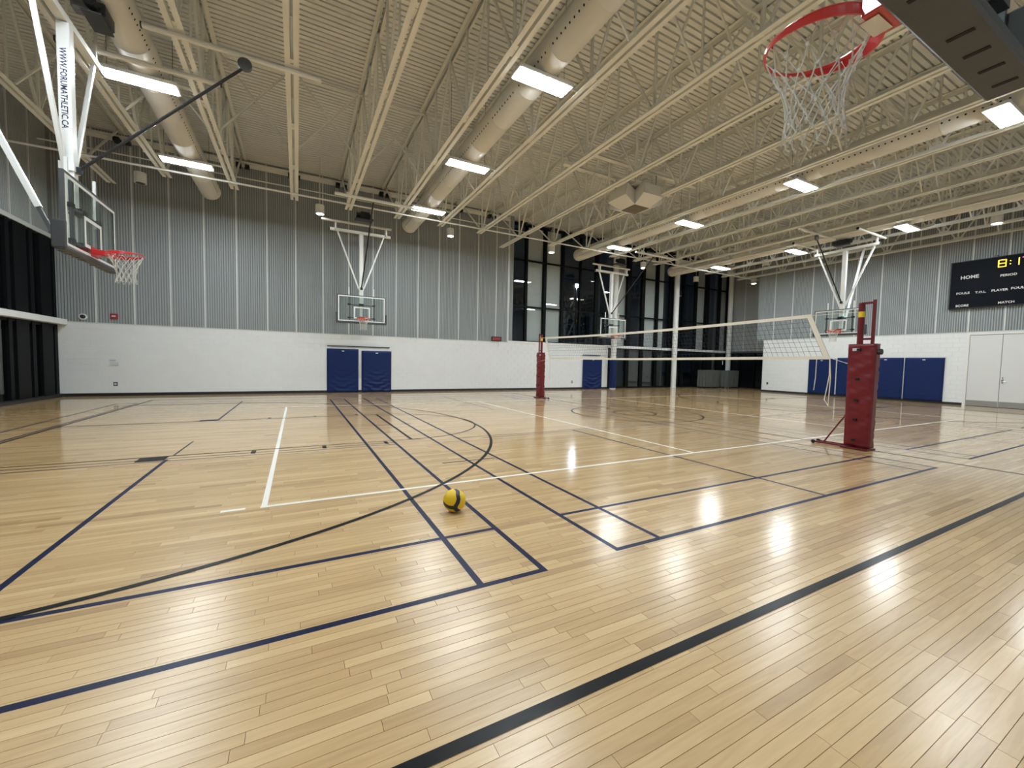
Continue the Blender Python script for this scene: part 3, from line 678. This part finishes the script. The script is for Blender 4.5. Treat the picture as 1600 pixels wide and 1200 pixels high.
def band(name, k0, k1, mm='canvas', s0=0, s1=1, n=40):
    V = []; 
    for i in range(n+1):
        s = s0+(s1-s0)*i/n
        for k in (k0, k1):
            p = netpt(s, k); V += [(p[0]-.006, p[1], p[2]), (p[0]+.006, p[1], p[2])]
    F = []
    for i in range(n): a = 4*i; F += [(a,a+4,a+6,a+2), (a+1,a+3,a+7,a+5), (a,a+1,a+5,a+4), (a+2,a+6,a+7,a+3)]
    F += [(0,2,3,1), (4*n,4*n+1,4*n+3,4*n+2)]
    return build(name, MB().add(V, F), mm, net)
band('top_band', 0, .075); band('bottom_band', .93, 1.0)
band('side_band', 0, 1, s0=0, s1=.010, n=1); band('side_band', 0, 1, s0=.990, s1=1, n=1)
for nm, pts in (('top_cord', [netpt(0, .03), (0, 1.28-6.6, 2.42)]), ('top_cord', [netpt(1, .03), (0, 11.9-6.6, 2.46)]), ('bottom_cord', [netpt(0, .97), (0.05, 1.35-6.6, 1.50)]), ('bottom_cord', [netpt(1, .97), (0, 11.85-6.6, 1.5)])):
    rope(nm, pts, .005, 'canvas', net)
p = netpt(0, .97)
rope('loose_rope', [p, (p[0], p[1]-.01, 1.3), (p[0]+.02, p[1]+.03, 1.05), (p[0], p[1]+.05, .83), (p[0], p[1]-.02, .72)], .009, 'canvas', net)
rope('loose_rope', [p, (p[0], p[1]-.03, 1.25), (p[0]-.02, p[1]-.03, .9), (p[0], p[1]-.02, .72)], .009, 'canvas', net)
rope('loose_rope', [netpt(.022, .95), (0, netpt(.022, .95)[1], 1.25), (0, netpt(.022, .95)[1]+.02, 1.0)], .007, 'canvas', net)
rope('loose_rope', [netpt(.992, .95), (0, netpt(.992, .95)[1], 1.2), (0, netpt(.992, .95)[1], .8)], .006, 'canvas', net)

def post(y, s, label):
    """s=+1: the net lies towards +y"""
    t = thing('net_post', label, 'net post', (6.68, y, 0), 0, 'padded red volleyball posts')
    # upright tube and the slim rear bar
    ty = s*.06; by = -s*.12
    build('upright', MB().tube((0, ty, .02), (0, ty, 2.58), .045, 16), 'redst', t, )
    build('rear_bar', MB().box(-.02, .02, by-.02, by+.02, 1.6, 2.62), 'redst', t)
    build('top_plate', MB().box(-.025, .025, min(ty, by), max(ty, by), 2.555, 2.59), 'redst', t)
    build('rung', MB().box(-.018, .018, min(ty, by), max(ty, by), 1.93, 1.965), 'redst', t)
    build('tape_wrap', MB().tube((0, ty, 2.33), (0, ty, 2.43), .047, 16), 'yel', t)
    # padded sleeve with soft folds
    V = []; F = []; n = 40; ring = [(-.075, -.185), (-.075, .185), (-.05, .205), (.09, .205), (.11, .185), (.11, -.185), (.09, -.205), (-.05, -.205)]
    sub = []
    for a, b in zip(ring, ring[1:]+ring[:1]):
        for q in np.linspace(0, 1, 7)[:-1]: sub.append((a[0]+(b[0]-a[0])*q, a[1]+(b[1]-a[1])*q))
    K = len(sub)
    for i in range(n+1):
        z = .045+(1.86-.045)*i/n; tw = 1-.06*math.sin(PI*i/n)*.5
        for (px, py) in sub:
            wv = .011*math.sin(z*23+py*14)*math.sin(z*7+1.3)+.007*math.sin(z*51-py*22)
            V.append((px*tw+(wv if px < 0 else -wv), py*(.93+.07*i/n)+.3*wv, z))
    for i in range(n):
        for k in range(K): F.append((i*K+k, i*K+(k+1) % K, (i+1)*K+(k+1) % K, (i+1)*K+k))
    F += [tuple(range(K-1,-1,-1)), tuple(range(n*K, (n+1)*K))]
    pad = build('pad_sleeve', MB().add(V, F), 'redpad', t, smooth=True)
    for i, z in enumerate((.16, .52, .86, 1.24, 1.76)): build('strap_tab', MB().bbox(-.095, -.070, -.03+s*.035, .03+s*.035, z-.022, z+.022, .004), 'velcro', pad)
    build('white_tag', MB().bbox(-.092, -.072, .075*s-.05, .075*s+.05, 1.735, 1.785, .003), 'tag', pad)
    build('winch_knob', MB().tube((.0, -s*.205, 1.72), (0, -s*.26, 1.72), .05, 14), 'dark', t)
    # base with transport wheels and a slanting brace
    build('base_plate', MB().bbox(-.17, .16, -.2, .2, .004, .03, .006).bar((-.1, .2*s, .03), (-.14, .62*s, .035), .04, .03).bar((.05, .2*s, .03), (.02, .60*s, .035), .04, .03), 'redst', t)
    build('brace', MB().bar((-.04, .50*s, .05), (0, .18*s, .62), .022, .022), 'redst', t)
    for x in (-.15, .03): build('wheel', MB().tube((x-.015, .63*s, .035), (x+.015, .63*s, .035), .035, 14), 'dark', t)
    return t
post(1.18, 1, 'tall near volleyball post in a red pad with black tabs, foreground right')
post(11.95, -1, 'far volleyball post in a red pad against the white wall')

# ------------------------------------------------------------------ volleyball
bc = np.array((-.852, 1.262, .1062)); R = .105
tc = CAM-bc; tc /= np.linalg.norm(tc); rr = np.cross((0,0,1.0), tc); rr /= np.linalg.norm(rr); uu = np.cross(tc, rr)
def dirv(a, b): 
    c = math.sqrt(max(0, 1-a*a-b*b)); v = a*rr+b*uu+c*tc; return v/np.linalg.norm(v)
curves = [[(.12, .97), (.28, .80), (.30, .45), (.38, .10), (.30, -.20), (.12, -.50), (.10, -.66)], [(-.93, -.22), (-.80, -.38), (-.50, -.56), (-.15, -.63), (.10, -.68), (.22, -.85), (.42, -.90)]]
segs = []
for c in curves:
    D = [dirv(*q) for q in c]
    for a, b in zip(D[:-1], D[1:]): segs += [a*(1-q)+b*q for q in np.linspace(0, 1, 8)]
segs = np.array(segs); segs /= np.linalg.norm(segs, axis=1)[:, None]; segs = np.vstack([segs, -segs])
nu, nvv = 160, 80
vs = []; 
for i in range(nvv+1):
    ph = PI*i/nvv
    for j in range(nu): vs.append((math.sin(ph)*math.cos(2*PI*j/nu), math.sin(ph)*math.sin(2*PI*j/nu), math.cos(ph)))
vs = np.array(vs); dmin = np.arccos(np.clip(np.max(vs@segs.T, axis=1), -1, 1)); wb = .19
groove = np.exp(-((dmin-wb)/.035)**2)*.012; seam2 = np.exp(-((np.abs(vs@rr*.8+vs@tc*.3-.55))/.02)**2)*.008
vv = vs*(R*(1-groove-seam2))[:, None]
Fy, Fn = [], []
for i in range(nvv):
    for j in range(nu):
        f = (i*nu+j, (i+1)*nu+j, (i+1)*nu+(j+1) % nu, i*nu+(j+1) % nu)
        (Fn if np.mean(dmin[list(f)]) < wb else Fy).append(f)
ball = thing('volleyball', 'yellow volleyball with curved navy bands lying on the wooden floor', 'ball', tuple(bc))
def sub_mesh(F):
    ids = sorted({i for f in F for i in f}); mp = {k: n for n, k in enumerate(ids)}; return MB().add(vv[ids], [tuple(mp[i] for i in f) for f in F])
build('yellow_panels', sub_mesh(Fy), 'ballY', ball, smooth=True); build('navy_bands', sub_mesh(Fn), 'ballN', ball, smooth=True)

# ------------------------------------------------------------------ blue wall mats
def wall_mat(label, axis, a0, a1, face, z0, z1, wr_, thick=.05, seed=0, group='blue wall mats'):
    """padded vinyl mat; wrinkles get stronger towards the bottom"""
    t = thing('wall_mat', label, 'wall mat', ((a0+a1)/2, face, z0) if axis == 'y' else (face, (a0+a1)/2, z0), 0, group)
    nx, nz = 30, 44; W = a1-a0; H = z1-z0; V = []
    rs = random.Random(seed); ph = [rs.uniform(0, 6) for _ in range(4)]
    for i in range(nz+1):
        for j in range(nx+1):
            sx = j/nx; sz = i/nz; k = (1-sz)
            e = min(sx, 1-sx)*W/.03; e2 = min(sz, 1-sz)*H/.03; edge_ = (min(1, e)*min(1, e2))**.5
            amp = wr_*max(0, k-.38)*2.6
            g = amp*(math.sin(sz*H*26+1.6*math.cos(PI*(sx-.5)*2)*2+ph[0])*.6+.4*math.sin(sz*H*43+ph[1]+3.5*sx))*math.sin(PI*sx)**.5
            d = -thick*edge_+g*edge_
            lat = (sx-.5)*W
            V.append((lat, d, sz*H) if axis == 'y' else (d, lat, sz*H))
    F = [(i*(nx+1)+j, i*(nx+1)+j+1, (i+1)*(nx+1)+j+1, (i+1)*(nx+1)+j) for i in range(nz) for j in range(nx)]
    if axis == 'x': F = [f[::-1] for f in F]
    build('padding', MB().add(V, F), 'matblue', t, smooth=True)
    b = MB().box(-W/2, W/2, .0, .012, 0, H) if axis == 'y' else MB().box(0, .012, -W/2, W/2, 0, H)
    build('backing_board', b, 'matblue', t)
    tg = MB().box(-.05, .05, -thick-.004, -thick+.001, H-.12, H-.075) if axis == 'y' else MB().box(-thick-.004, -thick+.001, -.05, .05, H-.12, H-.075)
    build('white_tag', tg, 'tag', t); return t
wall_mat('dark blue wall mat, the left one of the pair under the far middle hoop', 'y', -1.045, .205, YF-.035, .01, 1.87, .012, seed=1)
wall_mat('dark blue creased wall mat, the right one of the pair under the far middle hoop', 'y', .33, 1.60, YF-.035, .01, 1.82, .030, seed=2)
wall_mat('blue wall mat with deep creases beside the windows, right of the white far wall', 'y', 12.32, 13.72, YF-.06, .01, 1.78, .045, seed=3)
rm = [(8.68, 9.95, 'shorter dark blue mat on the right wall, farthest left behind the net end'), (7.33, 8.62, 'dark blue mat on the right wall, half hidden behind the red post'), (5.98, 7.28, 'dark blue mat on the right wall, just right of the red post'), (4.62, 5.94, 'dark blue mat on the right wall, nearest the white doors')]
for k, (a, b, lab) in enumerate(rm): wall_mat(lab, 'x', a, b, XR-.035, .09, 1.97 if k == 0 else 2.02, .003, seed=10+k)
tag(build('mat_rail', MB().bbox(-1.03, 1.52, YF-.06, YF-.02, 1.965, 2.0, .004), 'dark'), 'thin black rail on the white wall above the pair of blue mats', 'rail')
tag(build('mat_rail', MB().bbox(12.3, 13.6, YF-.06, YF-.02, 1.93, 1.965, .004), 'dark'), 'thin black rail above the creased blue mat by the windows', 'rail')

# ------------------------------------------------------------------ white round columns
for x, y, lab in ((14.42, 16.28, 'white round column behind the far right hoop, padded blue at its foot'), (19.78, 16.45, 'white round column standing clear in the middle of the dark windows'), (25.2, 16.35, 'white round column at the corner by the grey alcove panels')):
    t = thing('column', lab, 'column', (x, y, 0), 0, 'tall white columns')
    build('shaft', MB().tube((0,0,0), (0,0,8.6), .165, 28), 'whitem', t, smooth=False)
    build('cap_plate', MB().box(-.22, .22, -.22, .22, 8.6, 8.63), 'steel', t); build('base_ring', MB().tube((0,0,0), (0,0,.05), .18, 28), 'steel', t)
    if x < 15: build('pad_wrap', MB().tube((0,0,.06), (0,0,1.78), .20, 28), 'matblue', t)
tag(build('roof_beam', MB().box(19.9, XA, 16.35, 16.55, 8.1, 8.35), 'steel'), 'cream beam running from the middle column towards the alcove', 'beam')

# ------------------------------------------------------------------ doors in the right wall
dr = sroot('door_1', (XR, 3.02, 0))
build('door_frame', MB().box(-.03, .05, .91, 1.0, 0, 3.06).box(-.03, .05, -1.0, -.91, 0, 3.06).box(-.03, .05, -.91, .91, 2.96, 3.06), 'doorf', dr)
for s, nm in ((1, 'left'), (-1, 'right')):
    a, b = sorted((s*.006, s*.905))
    lf = build('door_leaf', MB().bbox(.0, .05, a, b, .012, 2.95, .003), 'door', dr)
    build('kick_plate', MB().box(-.004, .0, a+.01, b-.01, .015, .24), 'kick', lf)
    if s == -1:
        build('lever', MB().tube((0, -.07, 1.05), (-.05, -.07, 1.05), .012).tube((-.05, -.07, 1.05), (-.05, -.20, 1.05), .010).bbox(-.01, 0, -.10, -.04, .98, 1.14, .003), 'chrome', lf)
        build('lock', MB().tube((0, -.07, 1.20), (-.02, -.07, 1.20), .022, 14), 'chrome', lf)
struct(build('trim_4', MB().box(XR-.03, XR+.02, YN, 2.02, 2.96, 3.06), 'doorf'))
build('plaster', MB().box(XR-.0, XR+.01, YN, 2.02, 0, 2.96), 'block', wr)

# ------------------------------------------------------------------ scoreboard
sb = thing('scoreboard', 'black wall scoreboard with white lettering and amber clock digits', 'scoreboard', (XR-.18, 2.8, 5.06))
build('cabinet', MB().bbox(0, .17, -1.8, 1.8, -.99, .99, .01), 'score', sb)
build('cabinet_edge', MB().box(-.006, 0, -1.8, 1.8, -.99, -.965).box(-.006, 0, 1.775, 1.8, -.965, .99).box(-.006, 0, -1.8, 1.8, .965, .99), 'dark', sb)
build('bracket', MB().box(-.0, .14, .5, .6, .99, 1.05).box(0, .14, -.6, -.5, .99, 1.05), 'grey', sb)
def board_text(body, y_left, zc, h, wtot, m='text', nm='lettering'):
    """text on the face that looks to -x; reading direction is -y; y_left is the world y of its left end"""
    cu_h = h/.70
    mt = Matrix(((0, 0, -1, -.009), (-1, 0, 0, 0), (0, 1, 0, 0), (0, 0, 0, 1)))
    o = textmesh(nm, body, cu_h, m, sb, mt, .001, 1.0, h*.03)
    ys = [v.co.y for v in o.data.vertices]; wdt = max(ys)-min(ys); k = wtot/wdt; y0 = max(ys); zs = [v.co.z for v in o.data.vertices]; z0 = (max(zs)+min(zs))/2
    for v in o.data.vertices: v.co.y = (y_left-2.8)+(v.co.y-y0)*k; v.co.z = zc-5.06+(v.co.z-z0)
    return o
board_text('HOME', 4.285, 5.37, .135, .52)
board_text('PERIOD', 3.185, 5.275, .085, .43)
board_text('FOULS', 4.38, 4.72, .085, .385)
board_text('T.O.L.', 3.84, 4.70, .08, .31)
board_text('PLAYER', 3.39, 4.71, .085, .44); board_text('FOULS', 2.88, 4.73, .085, .40)
board_text('SCORE', 4.38, 4.20, .085, .38); board_text('MATCH', 3.19, 4.205, .085, .42)
def seg(y0, z0, wdt, h, segs_, m):
    mb = MB(); t_ = .026; g = .006
    S7 = {'a': (0, 1, 'h', 1), 'b': (1, .5, 'v', 0), 'c': (1, 0, 'v', 0), 'd': (0, 0, 'h', 0), 'e': (0, 0, 'v', 0), 'f': (0, .5, 'v', 0), 'g': (0, .5, 'h', .5)}
    for s_ in segs_:
        fx, fz, o_, _ = S7[s_]
        if o_ == 'h': c = fz*(h-t_)+t_/2; mb.box(-.014, -.006, y0-wdt+g, y0-g, z0+c-t_/2, z0+c+t_/2)
        else: yy = y0-fx*(wdt-t_); mb.box(-.014, -.006, yy-t_, yy, z0+fz*h+g, z0+fz*h+h/2-g)
    return build('digit', mb, m, sb)
seg(3.27-2.8, 5.61-5.06, .22, .29, 'abcdefg', 'led'); seg(2.92-2.8, 5.61-5.06, .20, .29, 'bc', 'led'); seg(2.66-2.8, 5.61-5.06, .20, .29, 'abc', 'ledp')
build('clock_colon', MB().box(-.014, -.006, .135, .165, .62, .65).box(-.014, -.006, .135, .165, .74, .77), 'led', sb)

# ------------------------------------------------------------------ loudspeaker cluster
sc = thing('speaker_cluster', 'cream four-sided loudspeaker cluster hung under the joists, mid ceiling', 'loudspeaker', (7.80, 8.05, 6.72))
for k in range(4):
    a = PI/4+k*PI/2 if False else k*PI/2
    ca, sa = math.cos(a), math.sin(a)
    def T(px, py, pz): return (px*ca-py*sa, px*sa+py*ca, pz)
    V = [T(.32, -.32, -.14), T(.32, .32, -.14), T(.80, .42, .06), T(.80, -.42, .06), T(.26, -.30, .30), T(.26, .30, .30), T(.73, .42, .42), T(.73, -.42, .42)]
    cb = build('speaker_cabinet', MB().add(V, [(0,1,2,3),(4,7,6,5),(0,4,5,1),(1,5,6,2),(2,6,7,3),(3,7,4,0)]), 'spk', sc)
    V = [T(.775, -.35, .09), T(.775, .35, .09), T(.72, .35, .39), T(.72, -.35, .39)]
    V = [tuple(np.array(v)+np.array((ca*.025, sa*.025, 0))) for v in V]
    build('grille', MB().add(V, [(0,1,2,3)]), 'steel', cb)
build('centre_grille', MB().box(-.31, .31, -.31, .31, -.15, -.12), 'grille', sc)
build('top_plate', MB().box(-.5, .5, -.5, .5, .42, .46), 'spk', sc)
for sx in (-1, 1):
    for sy2 in (-1, 1): build('hanging_rod', MB().tube((sx*.45, sy2*.45, .46), (sx*.45, sy2*.45, .88), .01, 6), 'dark', sc)
for y, x0, x1, lab in ((7.60, 5.2, 10.1, 'cream steel channel across the joists, on the camera side of the loudspeaker cluster'), (8.50, 5.2, 9.95, 'cream steel channel across the joists, over the loudspeaker cluster')):
    tag(build('support_channel', MB().box(x0, x1, y-.09, y+.09, 7.6, 7.612).box(x0, x1, y-.09, y-.08, 7.6, 7.69).box(x0, x1, y+.08, y+.09, 7.6, 7.69), 'steel'), lab, 'channel', 'channels holding the loudspeakers')

# ------------------------------------------------------------------ small wall devices
t = thing('security_camera', 'small dark dome camera at the foot of the grey panels near the left corner', 'camera', (-8.45, YF-.07, 2.66))
build('base', MB().tube((0, .07, 0), (0, .0, 0), .10, 18), 'whitem', t); build('dome', MB().tube((0, .0, 0), (0, -.06, -.02), .075, 18, .03), 'dark', t)
t = thing('fire_alarm', 'small red fire alarm on the grey panels near the left corner', 'alarm', (-7.68, YF-.05, 2.73))
build('body', MB().bbox(-.10, .10, -.01, .06, -.09, .09, .01), 'redalarm', t); build('strobe', MB().box(-.05, .05, -.03, -.01, -.02, .03), 'tag', t)
t = thing('thermostat', 'small grey thermostat with notices on the white wall near the left corner', 'thermostat', (-7.7, YF-.02, 1.12))
build('cover', MB().bbox(-.12, .10, -.02, .012, -.06, .05, .004), 'seam', t); build('notice', MB().box(-.14, .02, .0, .006, .07, .13), 'tag', t)
for x, lab in ((-7.7, 'small wall outlet low on the white wall near the left corner'), (11.62, 'small wall outlet low on the white wall left of the creased mat')):
    t = thing('wall_outlet', lab, 'outlet', (x, YF-.012, .41), 0, 'wall outlets')
    build('plate', MB().bbox(-.055, .055, -.004, .008, -.07, .07, .002), 'grey', t); build('socket', MB().box(-.03, .03, -.007, -.004, -.04, .04), 'tag', t)
t = thing('wall_outlet', 'small wall outlet low on the right wall by the alcove corner', 'outlet', (XR-.012, 12.15, .5), PI/2, 'wall outlets')
build('plate', MB().bbox(-.05, .05, -.004, .008, -.07, .07, .002), 'grey', t); build('socket', MB().box(-.03, .03, -.007, -.004, -.04, .04), 'velcro', t)
t = thing('wall_clock', 'dark wall clock box with dim red digits on the grey panels left of the windows', 'clock', (6.80, YF-.10, 2.62))
build('case', MB().bbox(-.27, .27, 0, .08, -.11, .11, .008), 'dark', t)
m = MB()
for k in range(4): x = -.21+k*.11; m.box(x, x+.07, -.006, 0, .04, .055).box(x, x+.07, -.006, 0, -.055, -.04).box(x+.055, x+.07, -.006, 0, -.04, .04).box(x, x+.015, -.006, 0, -.04, .04)
build('digits', m, 'ledr', t)
tag(build('conduit', MB().tube((6.95, YF-.02, 2.25), (6.95, YF-.02, 2.5), .012, 6), 'seam'), 'short grey conduit under the dark wall clock', 'conduit')

# ------------------------------------------------------------------ covered carts in the alcove
for x0, x1, y0, lab in ((21.95, 23.3, 15.6, 'grey covered cart left of the corner column, in the dark alcove'), (23.6, 24.75, 15.2, 'grey covered cart right of the corner column, in the dark alcove')):
    t = thing('covered_cart', lab, 'cart', ((x0+x1)/2, y0+.35, 0), 0, 'covered carts'); W = x1-x0; V = []; n = 24
    m = MB(); 
    def cloth(u):  # outline of a draped box
        P4 = [(-W/2, -.35), (W/2, -.35), (W/2, .35), (-W/2, .35)]; k = int(u*4) % 4; q = u*4 % 1; a, b = P4[k], P4[(k+1) % 4]; return np.array((a[0]+(b[0]-a[0])*q, a[1]+(b[1]-a[1])*q))
    K = 64
    for i in range(9):
        z = .08+1.12*i/8
        for j in range(K):
            p_ = cloth(j/K); f_ = 1+.03*math.sin(j*1.1)*(1-i/8); V.append((p_[0]*f_, p_[1]*f_, z))
    F = [(i*K+j, i*K+(j+1) % K, (i+1)*K+(j+1) % K, (i+1)*K+j) for i in range(8) for j in range(K)]+[tuple(range(8*K, 9*K))]
    build('cover', m.add(V, F), 'crate', t)
    for sx in (-1, 1):
        for sy2 in (-1, 1): build('caster', MB().tube((sx*(W/2-.1)-.02, sy2*.25, .04), (sx*(W/2-.1)+.02, sy2*.25, .04), .04, 12), 'dark', t)

# ------------------------------------------------------------------ outside at night
struct(build('ground_outside', MB().box(-60, 90, YW+.4, 90, -.3, -.2).box(-60, XL-.5, YN-30, YW+.4, -.3, -.2).box(XA+.4, 90, YN-30, YW+.4, -.3, -.2), 'outg'))
t = thing('floodlight', 'bright bluish outdoor floodlight on a pole beyond the dark windows', 'floodlight', (32.85, 45, -.2))
build('pole', MB().tube((0, 0, 0), (0, 0, 12.6), .12, 10, .07), 'dark', t)
build('lamp_head', MB().bbox(-.5, .5, -.35, .35, 12.7, 12.95, .03), 'dark', t); build('lens', MB().box(-.42, .42, -.40, -.36, 12.42, 12.86), 'flood', t)
rs = random.Random(3)
for (tx, ty, lab) in ((29.5, 38, 'bare dark tree outside beneath the floodlight'), (20.5, 33, 'bare dark tree outside left of the floodlight')):
    t = thing('bare_tree', lab, 'tree', (tx, ty, -.2), 0, 'bare trees outside'); m = MB()
    build('trunk', MB().tube((0,0,0), (0,0,4.5), .16, 8, .10), 'bark', t)
    def grow(p, d, l, r_, dep):
        q = p+d*l; m.tube(p, q, r_, 5, r_*.65, False)
        if dep:
            for _ in range(3):
                nd = d+np.array([rs.uniform(-.6,.6), rs.uniform(-.6,.6), rs.uniform(-.1,.4)]); nd /= np.linalg.norm(nd); grow(q, nd, l*.72, r_*.62, dep-1)
    for _ in range(5):
        d = np.array([rs.uniform(-.6,.6), rs.uniform(-.6,.6), 1.0]); d /= np.linalg.norm(d); grow(np.array((0,0,rs.uniform(3.2,4.4))), d, 2.0, .08, 4)
    build('branches', m, 'bark', t)
t = thing('distant_building', 'dark low building far off in the night with a few small lit windows', 'building', (46, 22, -.2))
build('wall', MB().box(0, 8, -12, 14, 0, 7), 'outg', t)
for yy, zz, a, b in ((-7.0, 1.6, .35, .35), (-4.6, 1.2, .2, .15), (3.0, 3.0, .3, .12), (3.9, 3.0, .3, .12), (9.0, 2.2, .25, .25)):
    build('lit_window', MB().box(-.04, 0, yy-a, yy+a, zz-b, zz+b), 'far', t)
